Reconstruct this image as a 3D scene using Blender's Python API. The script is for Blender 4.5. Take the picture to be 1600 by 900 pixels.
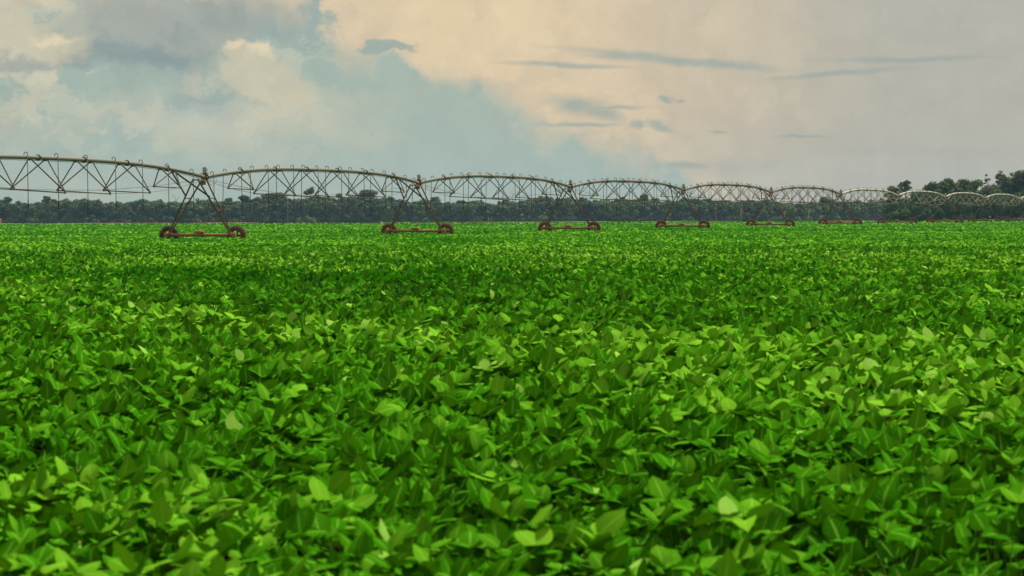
import bpy, math, random
import numpy as np
from mathutils import Vector, Matrix
rad = math.radians
scene = bpy.context.scene
COL = scene.collection
for o in list(bpy.data.objects):
    bpy.data.objects.remove(o)

# ------------------------------------------------------------------ camera
F_PX = 6000.0                       # focal length in pixels of a 1600 px wide frame (135 mm)
CAM_Z = 1.82
cam_data = bpy.data.cameras.new('camera')
cam_data.lens = 135.0
cam_data.sensor_width = 36.0
cam_data.clip_start = 0.5
cam_data.clip_end = 12000
cam_data.dof.use_dof = True
cam_data.dof.focus_distance = 170.0
cam_data.dof.aperture_fstop = 9.5
cam = bpy.data.objects.new('camera', cam_data)
COL.objects.link(cam)
cam.matrix_world = Matrix.Translation((0, 0, CAM_Z)) @ Matrix.Rotation(rad(90 - 1.104), 4, 'X') @ Matrix.Rotation(rad(-0.19), 4, 'Z')
scene.camera = cam

# ------------------------------------------------------------------ view, sun, sky
scene.view_settings.view_transform = 'Standard'
scene.view_settings.look = 'None'
scene.view_settings.gamma = 1
scene.view_settings.use_curve_mapping = False
scene.view_settings.exposure = 0.42
scene.cycles.use_denoising = True
scene.cycles.max_bounces = 6
scene.cycles.volume_bounces = 0
scene.cycles.transparent_max_bounces = 8

SUN_EL, SUN_AZ = 58.0, 50.0        # azimuth clockwise from +Y (the view direction)
sd = bpy.data.lights.new('sun', 'SUN')
sd.energy = 5.0
sd.angle = rad(4)
sd.color = (1.0, 0.93, 0.80)
sun = bpy.data.objects.new('sun', sd)
COL.objects.link(sun)
sdir = Vector((math.sin(rad(SUN_AZ)) * math.cos(rad(SUN_EL)), math.cos(rad(SUN_AZ)) * math.cos(rad(SUN_EL)), math.sin(rad(SUN_EL))))
sun.rotation_euler = sdir.to_track_quat('Z', 'Y').to_euler()
sun.location = (0, 0, 60)


class NT:
    """small helper for writing node graphs"""
    def __init__(self, tree):
        self.t = tree
    def n(self, typ, **kw):
        nd = self.t.nodes.new(typ)
        for k, v in kw.items():
            setattr(nd, k, v)
        return nd
    def put(self, sock, v):
        if isinstance(v, bpy.types.NodeSocket):
            self.t.links.new(v, sock)
        else:
            sock.default_value = v
    def m(self, op, a, b=None, c=None, clamp=False):
        nd = self.n('ShaderNodeMath', operation=op)
        nd.use_clamp = clamp
        self.put(nd.inputs[0], a)
        if b is not None: self.put(nd.inputs[1], b)
        if c is not None: self.put(nd.inputs[2], c)
        return nd.outputs[0]
    def v(self, op, a, b=None, scale=None):
        nd = self.n('ShaderNodeVectorMath', operation=op)
        self.put(nd.inputs[0], a)
        if b is not None: self.put(nd.inputs[1], b)
        if scale is not None: self.put(nd.inputs['Scale'], scale)
        return nd.outputs['Value'] if op in ('LENGTH', 'DOT_PRODUCT') else nd.outputs[0]
    def ramp(self, x, lo, hi, a=0.0, b=1.0):
        nd = self.n('ShaderNodeMapRange', interpolation_type='SMOOTHSTEP')
        self.put(nd.inputs[0], x)
        self.put(nd.inputs[1], lo); self.put(nd.inputs[2], hi)
        self.put(nd.inputs[3], a); self.put(nd.inputs[4], b)
        return nd.outputs[0]
    def mix(self, f, a, b, blend='MIX'):
        nd = self.n('ShaderNodeMix', data_type='RGBA', blend_type=blend)
        self.put(nd.inputs[0], f)
        self.put(nd.inputs[6], a if isinstance(a, bpy.types.NodeSocket) else (*a, 1))
        self.put(nd.inputs[7], b if isinstance(b, bpy.types.NodeSocket) else (*b, 1))
        return nd.outputs[2]
    def noise(self, vec, scale, detail=4, rough=0.5, lac=2.0, color=False, dist=0.0):
        nd = self.n('ShaderNodeTexNoise')
        self.put(nd.inputs['Vector'], vec)
        nd.inputs['Scale'].default_value = scale
        nd.inputs['Detail'].default_value = detail
        nd.inputs['Roughness'].default_value = rough
        nd.inputs['Lacunarity'].default_value = lac
        nd.inputs['Distortion'].default_value = dist
        return nd.outputs['Color' if color else 'Fac']


def lin(r, g, b):
    f = lambda c: (c / 255 / 12.92) if c / 255 <= 0.04045 else ((c / 255 + 0.055) / 1.055) ** 2.4
    return (f(r), f(g), f(b))


world = bpy.data.worlds.new('World')
scene.world = world
world.use_nodes = True
wt = world.node_tree
wt.nodes.clear()
W = NT(wt)
SKY_STRENGTH = 0.1
nish = W.n('ShaderNodeTexSky', sky_type='NISHITA')
nish.sun_disc = False
nish.sun_elevation = rad(SUN_EL)
nish.sun_rotation = rad(SUN_AZ)
nish.dust_density = 2.0
tc = W.n('ShaderNodeTexCoord').outputs['Generated']
sep = W.n('ShaderNodeSeparateXYZ')
W.put(sep.inputs[0], tc)
SX, SY, SZ = sep.outputs
az = W.m('ARCTAN2', SX, SY)
el = W.m('ARCSINE', SZ)
# cloud-deck coordinates: degrees of azimuth and elevation, in units of 1/10.5 degree-hundredths
U = W.m('MULTIPLY', az, 6.0)        # 1 unit = 1/6 rad
V = W.m('MULTIPLY', el, 6.0)
cmb = W.n('ShaderNodeCombineXYZ')
W.put(cmb.inputs[0], U); W.put(cmb.inputs[1], V)
UV = cmb.outputs[0]
def P(px, py):                      # direction of a feature of the cloud deck
    return ((px - 800) / 1000.0, (334 - py) / 1000.0)
# billowy distortion
d1 = W.v('SUBTRACT', W.noise(UV, 7.0, 8, 0.62, color=True), (0.5, 0.5, 0.5))
d2 = W.v('SUBTRACT', W.noise(W.v('ADD', UV, (3.1, 1.7, 0)), 26.0, 5, 0.6, color=True), (0.5, 0.5, 0.5))
UVd = W.v('ADD', W.v('ADD', UV, W.v('MULTIPLY', d1, (0.16, 0.11, 0))), W.v('MULTIPLY', d2, (0.050, 0.040, 0)))
UVs = W.v('ADD', UV, W.v('MULTIPLY', d2, (0.05, 0.010, 0)))     # streaky, little distortion
UVs = W.v('ADD', UVs, W.v('MULTIPLY', d1, (0.05, 0.012, 0)))
sepd = W.n('ShaderNodeSeparateXYZ'); W.put(sepd.inputs[0], UVd)

def ell(uv, px, py, rx, ry, rot=0.0, soft=0.35):
    cx, cy = P(px, py)
    mp = W.n('ShaderNodeMapping', vector_type='TEXTURE')
    W.put(mp.inputs[0], uv)
    mp.inputs['Location'].default_value = (cx, cy, 0)
    mp.inputs['Rotation'].default_value = (0, 0, rad(rot))
    mp.inputs['Scale'].default_value = (rx / 1000.0, ry / 1000.0, 1)
    L = W.v('LENGTH', W.v('MULTIPLY', mp.outputs[0], (1, 1, 0)))
    return W.ramp(L, 1.0 + soft, 1.0 - soft)

def union(lst):
    r = lst[0]
    for q in lst[1:]:
        r = W.m('MAXIMUM', r, q)
    return r

# large base colours
peach_hi = lin(226, 203, 168)
peach_lo = lin(205, 192, 168)
grey_r = lin(183, 180, 168)
low = lin(168, 186, 177)
fx = W.ramp(U, P(800, 0)[0], P(1450, 0)[0])
base = W.mix(fx, lin(216, 196, 166), grey_r)
# lower sky on the right grows paler grey
flow = W.ramp(V, P(0, 150)[1], P(0, 330)[1])
base = W.mix(W.m('MULTIPLY', flow, 0.55), base, lin(184, 186, 176))
# soft billow relief inside the bright bank
n1 = W.noise(UVd, 5.5, 9, 0.58)
n1b = W.m('MULTIPLY_ADD', W.ramp(n1, 0.50, 0.54), 0.35, W.m('MULTIPLY', W.ramp(n1, 0.38, 0.66), 0.65))
base = W.mix(W.m('MULTIPLY', W.m('MULTIPLY', n1b, W.m('SUBTRACT', 1.0, fx)), 0.55), base, lin(232, 211, 176))
glow = W.m('MULTIPLY', ell(UVd, 720, 20, 190, 120, 0, 0.9), 0.45)
base = W.mix(glow, base, lin(238, 214, 172))
# boundary of the teal bank: height as a function of azimuth
fc = W.n('ShaderNodeFloatCurve')
u01 = W.m('MULTIPLY_ADD', sepd.outputs[0], 0.5, 0.5)         # -1..1 -> 0..1
W.put(fc.inputs['Value'], u01)
pts = [(-400, 0), (480, 0), (500, 25), (540, 62), (600, 80), (660, 108), (720, 118), (790, 135), (830, 175), (880, 205), (960, 225), (1020, 250), (1080, 285), (1140, 325), (1300, 420), (1700, 440)]
crv = fc.mapping.curves[0]
cp = [((px - 800) / 2000.0 + 0.5, min(1, max(0, (334 - py) / 400.0 * 0.8 + 0.2))) for px, py in pts]
crv.points[0].location = (0.0, cp[0][1])
crv.points[1].location = (1.0, cp[-1][1])
for q in cp[1:-1]:
    crv.points.new(q[0], q[1])
fc.mapping.update()
bh = W.m('MULTIPLY', W.m('SUBTRACT', fc.outputs[0], 0.2), 0.5)   # -> V units
dlt = W.m('SUBTRACT', bh, sepd.outputs[1])
bank = W.ramp(W.m('DIVIDE', dlt, W.ramp(W.noise(W.v('ADD', UV, (7.7, 3.3, 0)), 9.0, 3, 0.5), 0.35, 0.65, 0.8, 3.2)), -0.010, 0.022)
# the bank itself: cool, with creamy billows on the left
n2 = W.noise(W.v('MULTIPLY', UVd, (1.0, 1.25, 1)), 4.2, 9, 0.6)
cream = W.m('MULTIPLY_ADD', W.ramp(n2, 0.50, 0.525), 0.55, W.m('MULTIPLY', W.ramp(n2, 0.44, 0.66), 0.45))
leftness = W.m('MULTIPLY', W.ramp(U, P(650, 0)[0], P(400, 0)[0]), W.ramp(V, P(0, 262)[1], P(0, 190)[1], 0.25, 1.0))
bankc = W.mix(W.m('MULTIPLY', cream, W.m('MULTIPLY_ADD', leftness, 0.80, 0.15)), lin(165, 183, 172), lin(204, 200, 176))
n3 = W.ramp(W.noise(W.v('ADD', UVd, (5, 2, 0)), 3.1, 7, 0.55), 0.44, 0.62)
bankc = W.mix(W.m('MULTIPLY', W.m('MULTIPLY', n3, leftness), 0.45), bankc, lin(142, 160, 160))
bankc = W.mix(W.m('MULTIPLY', W.ramp(U, P(560, 0)[0], P(760, 0)[0]), 0.35), bankc, lin(174, 184, 171))
bankc = W.mix(W.m('MULTIPLY', W.ramp(V, P(0, 165)[1], P(0, 255)[1]), 0.7), bankc, low)
colr = W.mix(bank, base, bankc)
puff = W.noise(W.v('ADD', W.v('MULTIPLY', UVd, (1.0, 1.3, 1)), (9.3, 4.1, 0)), 9.0, 9, 0.62)
lit = W.m('MULTIPLY_ADD', W.ramp(puff, 0.51, 0.53), 0.6, W.m('MULTIPLY', W.ramp(puff, 0.44, 0.66), 0.5))
colr = W.mix(W.m('MULTIPLY', W.m('MULTIPLY', lit, leftness), 0.5), colr, lin(214, 208, 184))
shd = W.ramp(puff, 0.47, 0.34)
colr = W.mix(W.m('MULTIPLY', W.m('MULTIPLY', shd, leftness), 0.38), colr, lin(146, 164, 162))
pf2 = W.noise(W.v('ADD', UVd, (2.3, 8.1, 0)), 8.0, 9, 0.6)
pl = W.m('MULTIPLY', W.m('SUBTRACT', 1.0, bank), W.ramp(U, P(1250, 0)[0], P(700, 0)[0]))
colr = W.mix(W.m('MULTIPLY', W.m('MULTIPLY', W.ramp(pf2, 0.50, 0.54), pl), 0.22), colr, lin(236, 212, 176))
colr = W.mix(W.m('MULTIPLY', W.m('MULTIPLY', W.ramp(pf2, 0.46, 0.36), pl), 0.35), colr, lin(200, 188, 164))
# dark grey-blue belly at upper left
dark = W.m('MULTIPLY', union([ell(UVd, 235, 45, 130, 62, -8, 0.5), ell(UVd, 60, 92, 75, 12, 0, 0.6), ell(UVd, 330, 20, 120, 45, 0, 0.7)]), 0.62)
colr = W.mix(dark, colr, lin(138, 152, 154))
colr = W.mix(W.m('MULTIPLY', ell(UVd, 205, 88, 95, 16, -5, 0.6), 0.6), colr, lin(128, 150, 154))
colr = W.mix(W.m('MULTIPLY', ell(UVd, 320, 150, 60, 26, -10, 0.6), 0.45), colr, lin(140, 164, 166))
# lit cumulus heads on the left
heads = union([ell(UVd, 420, 125, 78, 38, -28, 0.32), ell(UVd, 375, 72, 26, 18, -10, 0.35),
               ell(UVd, 25, 40, 60, 30, -20, 0.6), ell(UVd, 455, 150, 36, 14, -30, 0.35), ell(UVd, 95, 68, 38, 22, -10, 0.5)])
colr = W.mix(W.m('MULTIPLY', heads, 0.75), colr, lin(206, 198, 172))
hot = union([ell(UVd, 90, 52, 26, 8, 0, 0.7), ell(UVd, 420, 80, 30, 9, -28, 0.7), ell(UVd, 372, 62, 14, 7, 0, 0.7)])
colr = W.mix(W.m('MULTIPLY', hot, 0.85), colr, lin(232, 214, 180))
soft = union([ell(UVd, 150, 180, 120, 24, 20, 0.7), ell(UVd, 60, 205, 70, 18, 0, 0.7), ell(UVd, 430, 232, 60, 14, 0, 0.8), ell(UVd, 590, 215, 40, 12, 0, 0.8)])
colr = W.mix(W.m('MULTIPLY', soft, 0.45), colr, lin(192, 194, 176))
# small cool scraps and long streaks in front of the bright bank
scr = union([ell(UVd, 602, 74, 42, 13, 0, 0.25), ell(UVd, 492, 12, 12, 34, 10, 0.5)])
colr = W.mix(W.m('MULTIPLY', scr, 0.85), colr, lin(150, 171, 166))
strk = union([ell(UVs, 1045, 93, 140, 6, -6, 0.75), ell(UVs, 1120, 102, 75, 6, -5, 0.8), ell(UVs, 990, 88, 70, 7, -3, 0.8), ell(UVs, 885, 102, 76, 3.5, -3, 0.8), ell(UVs, 1420, 95, 105, 4, 1, 0.8),
              ell(UVs, 1310, 117, 90, 4, 5, 0.8), ell(UVs, 1040, 156, 12, 6, -10, 0.6), ell(UVs, 1066, 160, 8, 2.5, 0, 0.8), ell(UVs, 1026, 198, 20, 7, -16, 0.6), ell(UVs, 1120, 207, 13, 2.5, -8, 0.8),
              ell(UVs, 900, 165, 40, 12, -10, 0.8), ell(UVs, 940, 178, 34, 9, -15, 0.7), ell(UVs, 955, 170, 45, 3, 0, 0.8), ell(UVs, 995, 196, 9, 7, 0, 0.7), ell(UVs, 910, 196, 60, 3, 0, 0.8),
              ell(UVs, 1250, 215, 36, 2.5, 0, 0.9), ell(UVs, 1070, 260, 30, 5, 0, 0.8)])
colr = W.mix(W.m('MULTIPLY', strk, 0.70), colr, lin(150, 168, 162))
veil = union([ell(UVs, 1450, 240, 130, 7, -2, 0.9), ell(UVs, 1130, 262, 90, 12, 3, 0.9)])
colr = W.mix(W.m('MULTIPLY', veil, 0.25), colr, lin(165, 172, 166))
# fine mottling
fm = W.m('MULTIPLY_ADD', W.m('SUBTRACT', W.noise(UVd, 22.0, 6, 0.6), 0.5), 0.22, 1.0)
colr = W.v('SCALE', colr, scale=fm)
# overcast grows brighter towards the zenith
br = W.ramp(el, rad(5), rad(50), 1.0, 1.0)
CLOUD = W.m('MULTIPLY', br, 0.98 / 1.338 / SKY_STRENGTH)
colr = W.v('SCALE', colr, scale=CLOUD)
skyc = W.mix(0.95, nish.outputs[0], colr)
bg = W.n('ShaderNodeBackground')
W.put(bg.inputs[0], skyc)
bg.inputs[1].default_value = SKY_STRENGTH
out = W.n('ShaderNodeOutputWorld')
wt.links.new(bg.outputs[0], out.inputs[0])
world.cycles.sampling_method = 'MANUAL'
world.cycles.sample_map_resolution = 1024

# ------------------------------------------------------------------ object helpers
def link(o, parent=None):
    COL.objects.link(o)
    if parent is not None:
        o.parent = parent
    return o

def tag(o, label=None, cat=None, group=None, kind=None):
    for k, v in (('label', label), ('category', cat), ('group', group), ('kind', kind)):
        if v is not None:
            o[k] = v
    return o

def np_mesh(name, verts, quads=None, tris=None, attrs=None, smooth=False, mats=(), midx=None):
    """mesh from numpy arrays"""
    me = bpy.data.meshes.new(name)
    verts = np.asarray(verts, np.float32).reshape(-1, 3)
    me.vertices.add(len(verts))
    me.vertices.foreach_set('co', verts.ravel())
    L = []; S = []
    nq = 0 if quads is None else len(quads)
    nt = 0 if tris is None else len(tris)
    if nq: L.append(np.asarray(quads, np.int32).ravel())
    if nt: L.append(np.asarray(tris, np.int32).ravel())
    loops = np.concatenate(L)
    me.loops.add(len(loops))
    me.loops.foreach_set('vertex_index', loops)
    starts = np.concatenate([np.arange(nq) * 4, nq * 4 + np.arange(nt) * 3]).astype(np.int32)
    me.polygons.add(nq + nt)
    me.polygons.foreach_set('loop_start', starts)
    me.polygons.foreach_set('use_smooth', np.full(nq + nt, smooth, bool))
    if midx is not None:
        me.polygons.foreach_set('material_index', np.asarray(midx, np.int32))
    for k, a in (attrs or {}).items():
        at = me.attributes.new(k, 'FLOAT', 'POINT')
        at.data.foreach_set('value', np.asarray(a, np.float32))
    me.update()
    for mt in mats:
        me.materials.append(mt)
    return me


class MB:
    """collects solids and links them as one mesh object"""
    def __init__(self):
        self.v = []; self.f = []; self.mi = []; self.sm = []
    def add(self, vs, fs, mi=0, sm=False):
        b = len(self.v)
        self.v += [tuple(x) for x in vs]
        self.f += [tuple(i + b for i in f) for f in fs]
        self.mi += [mi] * len(fs); self.sm += [sm] * len(fs)
    def tube(self, path, r, n=8, mi=0, caps=True, sm=True, r2=None):
        path = [Vector(p) for p in path]
        N = len(path)
        vs = []; fs = []
        t0 = (path[1] - path[0]).normalized()
        up = Vector((0, 0, 1)) if abs(t0.z) < 0.9 else Vector((1, 0, 0))
        u = t0.cross(up).normalized()
        for i, p in enumerate(path):
            if i == 0: t = path[1] - path[0]
            elif i == N - 1: t = path[-1] - path[-2]
            else: t = (path[i + 1] - path[i]).normalized() + (path[i] - path[i - 1]).normalized()
            t.normalize()
            u = (u - t * u.dot(t)).normalized()
            w = t.cross(u)
            rr = r if r2 is None else r + (r2 - r) * i / (N - 1)
            for k in range(n):
                a = 2 * math.pi * (k + 0.5) / n
                vs.append(p + (u * math.cos(a) + w * math.sin(a)) * rr)
        for i in range(N - 1):
            for k in range(n):
                k2 = (k + 1) % n
                fs.append((i * n + k, i * n + k2, (i + 1) * n + k2, (i + 1) * n + k))
        if caps:
            fs.append(tuple(range(n))[::-1]); fs.append(tuple((N - 1) * n + k for k in range(n)))
        self.add(vs, fs, mi, sm)
    def angle(self, a, b, w=0.07, t=0.012, mi=0, out=(0, 0, 1)):
        """an L-section steel bar from a to b"""
        a = Vector(a); b = Vector(b)
        d = (b - a).normalized()
        o = Vector(out); o = (o - d * o.dot(d)).normalized()
        s = d.cross(o)
        prof = [(0, 0), (w, 0), (w, t), (t, t), (t, w), (0, w)]
        vs = [p + s * x + o * y for p in (a, b) for x, y in prof]
        fs = [tuple(range(6))[::-1], tuple(range(6, 12))] + [(k, (k + 1) % 6, 6 + (k + 1) % 6, 6 + k) for k in range(6)]
        self.add(vs, fs, mi)
    def box(self, c, s, mi=0, bev=0.0, rot=None):
        cx, cy, cz = c; x, y, z = s[0] / 2, s[1] / 2, s[2] / 2
        if bev <= 0:
            vs = [Vector((i * x, j * y, k * z)) for i in (-1, 1) for j in (-1, 1) for k in (-1, 1)]
            fs = [(0, 1, 3, 2), (4, 6, 7, 5), (0, 4, 5, 1), (2, 3, 7, 6), (0, 2, 6, 4), (1, 5, 7, 3)]
        else:
            vs = []
            for zz, q in ((-z, bev), (-z + bev, 0), (z - bev, 0), (z, bev)):
                X, Y = x - q, y - q
                vs += [Vector(p) for p in ((-X + bev, -Y, zz), (X - bev, -Y, zz), (X, -Y + bev, zz), (X, Y - bev, zz), (X - bev, Y, zz), (-X + bev, Y, zz), (-X, Y - bev, zz), (-X, -Y + bev, zz))]
            fs = [tuple(range(8))[::-1], tuple(range(24, 32))]
            for l in range(3):
                for k in range(8):
                    fs.append((l * 8 + k, l * 8 + (k + 1) % 8, (l + 1) * 8 + (k + 1) % 8, (l + 1) * 8 + k))
        if rot is not None:
            vs = [rot @ v for v in vs]
        self.add([v + Vector(c) for v in vs], fs, mi)
    def lathe(self, prof, n, mi=0, axis='X', c=(0, 0, 0), closed=True):
        """prof: list of (axial, radius)"""
        m = len(prof); vs = []; fs = []
        for k in range(n):
            a = 2 * math.pi * k / n
            for ax, r in prof:
                if axis == 'X': p = (ax, r * math.cos(a), r * math.sin(a))
                else: p = (r * math.cos(a), r * math.sin(a), ax)
                vs.append(Vector(p) + Vector(c))
        for k in range(n):
            k2 = (k + 1) % n
            for i in range(m if closed else m - 1):
                j = (i + 1) % m
                fs.append((k * m + i, k * m + j, k2 * m + j, k2 * m + i))
        self.add(vs, fs, mi, True)
    def build(self, name, mats, parent=None):
        me = bpy.data.meshes.new(name)
        me.from_pydata(self.v, [], self.f)
        me.polygons.foreach_set('material_index', self.mi)
        me.polygons.foreach_set('use_smooth', self.sm)
        for mt in (mats if isinstance(mats, (list, tuple)) else [mats]):
            me.materials.append(mt)
        me.update()
        return link(bpy.data.objects.new(name, me), parent)


def empty(name, loc, rz=0.0, parent=None):
    o = bpy.data.objects.new(name, None)
    o.empty_display_size = 0.5
    o.location = loc
    o.rotation_euler = (0, 0, rz)
    return link(o, parent)

# ------------------------------------------------------------------ materials
def new_mat(name):
    m = bpy.data.materials.new(name)
    m.use_nodes = True
    m.node_tree.nodes.clear()
    T = NT(m.node_tree)
    o = T.n('ShaderNodeOutputMaterial')
    return m, T, o

def princ(T, color, rough=0.6, metal=0.0, spec=0.5, normal=None):
    b = T.n('ShaderNodeBsdfPrincipled')
    T.put(b.inputs['Base Color'], color if isinstance(color, bpy.types.NodeSocket) else (*color, 1))
    T.put(b.inputs['Roughness'], rough)
    T.put(b.inputs['Metallic'], metal)
    b.inputs['Specular IOR Level'].default_value = spec
    if normal is not None: T.put(b.inputs['Normal'], normal)
    return b.outputs[0]

def steel_mat(name, c1, c2, rustc, rust_lo, rust_hi, scale=3.0, rough=0.55, metal=0.35):
    m, T, o = new_mat(name)
    obj = T.n('ShaderNodeTexCoord').outputs['Object']
    n = T.noise(obj, scale * 2.5, 5, 0.6)
    c = T.mix(n, c1, c2)
    r = T.ramp(T.noise(T.v('MULTIPLY', obj, (0.5, 1, 1)), scale, 6, 0.65), rust_lo, rust_hi)
    c = T.mix(r, c, rustc)
    mt = T.m('MULTIPLY', T.m('SUBTRACT', 1.0, r), metal)
    T.t.links.new(princ(T, c, T.m('MULTIPLY_ADD', r, 0.25, rough), mt), o.inputs[0])
    return m

M_pipe = steel_mat('galvanised_pipe', (0.125, 0.125, 0.10), (0.18, 0.178, 0.14), (0.17, 0.115, 0.06), 0.50, 0.75)
M_flange = steel_mat('flange_steel', (0.05, 0.05, 0.045), (0.09, 0.08, 0.06), (0.12, 0.05, 0.02), 0.45, 0.65)
M_brace = steel_mat('brace_steel', (0.07, 0.065, 0.045), (0.12, 0.105, 0.07), (0.14, 0.065, 0.02), 0.50, 0.68)
M_strut = steel_mat('strut_rust', (0.10, 0.065, 0.035), (0.15, 0.095, 0.05), (0.20, 0.075, 0.022), 0.42, 0.62)
M_leg = steel_mat('leg_steel', (0.075, 0.06, 0.035), (0.13, 0.105, 0.06), (0.14, 0.055, 0.018), 0.46, 0.66, 2.0)
M_rust = steel_mat('rusty_beam', (0.20, 0.085, 0.024), (0.32, 0.14, 0.042), (0.08, 0.038, 0.018), 0.5, 0.75, 4.0, 0.8, 0.0)
M_box = steel_mat('box_paint', (0.28, 0.31, 0.30), (0.36, 0.38, 0.36), (0.2, 0.12, 0.07), 0.6, 0.8)
M_hose = steel_mat('hose_grey', (0.035, 0.038, 0.036), (0.05, 0.055, 0.05), (0.05, 0.05, 0.05), 0.5, 0.7, 3.0, 0.6, 0.0)
M_head = steel_mat('sprinkler_black', (0.012, 0.012, 0.012), (0.02, 0.02, 0.02), (0.02, 0.02, 0.02), 0.5, 0.7, 3.0, 0.6, 0.0)
M_tyre = steel_mat('muddy_tyre', (0.085, 0.036, 0.013), (0.15, 0.063, 0.020), (0.03, 0.017, 0.013), 0.52, 0.7, 5.0, 0.9, 0.0)
M_tyre_dark = steel_mat('dark_tyre', (0.022, 0.020, 0.020), (0.03, 0.026, 0.024), (0.16, 0.06, 0.025), 0.50, 0.68, 4.0, 0.85, 0.0)
M_rim = steel_mat('rusty_rim', (0.12, 0.048, 0.016), (0.19, 0.075, 0.025), (0.10, 0.05, 0.03), 0.5, 0.7, 6.0, 0.8, 0.0)

def leaf_mat(name, dark, mid, light, back, trans=0.13, veins=False, rough=0.55):
    m, T, o = new_mat(name)
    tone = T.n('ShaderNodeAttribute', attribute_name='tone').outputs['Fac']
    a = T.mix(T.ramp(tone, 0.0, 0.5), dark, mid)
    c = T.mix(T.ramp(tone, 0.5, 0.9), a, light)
    c = T.mix(T.ramp(tone, 0.93, 1.0), c, (0.22, 0.43, 0.06))  # palest tone: leaf sheen put into the colour
    nrm = None
    if veins:
        lu = T.m('ABSOLUTE', T.n('ShaderNodeAttribute', attribute_name='lu').outputs['Fac'])
        lv = T.n('ShaderNodeAttribute', attribute_name='lv').outputs['Fac']
        rib = T.ramp(lu, 0.16, 0.02)
        ph = T.m('MULTIPLY', T.m('SUBTRACT', T.m('MULTIPLY', lv, 1.0), T.m('MULTIPLY', lu, 0.28)), 46.0)
        side = T.ramp(T.m('SINE', ph), 0.65, 1.0)
        side = T.m('MULTIPLY', side, T.ramp(lu, 1.1, 0.6))
        f = T.m('MAXIMUM', T.m('MULTIPLY', rib, 0.55), T.m('MULTIPLY', side, 0.28))
        c = T.mix(f, c, tuple(min(1, x * 1.25 + 0.02) for x in light))
        bmp = T.n('ShaderNodeBump')
        bmp.inputs['Strength'].default_value = 0.5
        bmp.inputs['Distance'].default_value = 0.004
        T.put(bmp.inputs['Height'], T.m('SUBTRACT', 1.0, f))
        nrm = bmp.outputs[0]
    geo = T.n('ShaderNodeNewGeometry')
    cb = T.mix(T.m('MULTIPLY', geo.outputs['Backfacing'], 0.6), c, back)
    d = princ(T, cb, rough, 0.0, 0.0, nrm)
    tr = T.n('ShaderNodeBsdfTranslucent')
    T.put(tr.inputs[0], T.mix(0.5, T.v('MULTIPLY', c, (1.2, 1.3, 0.4)), (0.07, 0.24, 0.0)))
    if nrm is not None: T.put(tr.inputs['Normal'], nrm)
    ms = T.n('ShaderNodeMixShader')
    ms.inputs[0].default_value = trans
    T.t.links.new(d, ms.inputs[1]); T.t.links.new(tr.outputs[0], ms.inputs[2])
    T.t.links.new(ms.outputs[0], o.inputs[0])
    return m

LEAF = dict(dark=(0.0006, 0.036, 0.0001), mid=(0.024, 0.148, 0.0004), light=(0.150, 0.38, 0.016), back=(0.12, 0.32, 0.015))
M_crop = leaf_mat('soybean_leaf', veins=True, **LEAF)
M_crop_far = leaf_mat('soybean_leaf_plain', veins=False, **LEAF)

def foliage_mat(name, dark, light, trans=0.2):
    m, T, o = new_mat(name)
    tone = T.n('ShaderNodeAttribute', attribute_name='tone').outputs['Fac']
    c = T.mix(tone, dark, light)
    d = princ(T, c, 0.6, 0.0, 0.25)
    tr = T.n('ShaderNodeBsdfTranslucent'); T.put(tr.inputs[0], c)
    ms = T.n('ShaderNodeMixShader'); ms.inputs[0].default_value = trans
    T.t.links.new(d, ms.inputs[1]); T.t.links.new(tr.outputs[0], ms.inputs[2])
    T.t.links.new(ms.outputs[0], o.inputs[0])
    return m

M_fol_far = foliage_mat('far_foliage', (0.007, 0.032, 0.006), (0.12, 0.19, 0.022))
M_fol = foliage_mat('tree_foliage', (0.015, 0.050, 0.007), (0.15, 0.22, 0.035))
M_fol_bush = foliage_mat('bush_foliage', (0.012, 0.055, 0.004), (0.07, 0.17, 0.015))
M_fol_grey = foliage_mat('grey_foliage', (0.04, 0.05, 0.025), (0.12, 0.12, 0.055))

def bark_mat(name, a, b):
    m, T, o = new_mat(name)
    obj = T.n('ShaderNodeTexCoord').outputs['Object']
    c = T.mix(T.noise(T.v('MULTIPLY', obj, (3, 3, 0.6)), 3.0, 5, 0.6), a, b)
    T.t.links.new(princ(T, c, 0.9, 0.0, 0.2), o.inputs[0])
    return m
M_bark = bark_mat('bark', (0.06, 0.045, 0.03), (0.15, 0.12, 0.09))
M_bark_pale = bark_mat('pale_bark', (0.22, 0.19, 0.15), (0.42, 0.38, 0.31))
M_post = bark_mat('post_timber', (0.20, 0.09, 0.05), (0.30, 0.15, 0.08))
M_brick = bark_mat('brick_red', (0.30, 0.11, 0.05), (0.38, 0.16, 0.08))
M_bird = bark_mat('feather_black', (0.012, 0.012, 0.012), (0.02, 0.02, 0.02))

def soil_mat():
    m, T, o = new_mat('red_soil')
    obj = T.n('ShaderNodeTexCoord').outputs['Object']
    n = T.noise(obj, 1.2, 8, 0.65)
    c = T.mix(n, (0.006, 0.005, 0.003), (0.018, 0.012, 0.007))
    bmp = T.n('ShaderNodeBump'); bmp.inputs['Strength'].default_value = 0.6; bmp.inputs['Distance'].default_value = 0.05
    T.put(bmp.inputs['Height'], T.noise(obj, 9.0, 6, 0.6))
    T.t.links.new(princ(T, c, 0.95, 0, 0.0, bmp.outputs[0]), o.inputs[0])
    return m
M_soil = soil_mat()

def track_mat():
    m, T, o = new_mat('dry_earth')
    obj = T.n('ShaderNodeTexCoord').outputs['Object']
    c = T.mix(T.noise(obj, 0.3, 6, 0.6), (0.30, 0.17, 0.09), (0.22, 0.19, 0.08))
    T.t.links.new(princ(T, c, 0.95, 0, 0.2), o.inputs[0])
    return m
M_track = track_mat()

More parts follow.
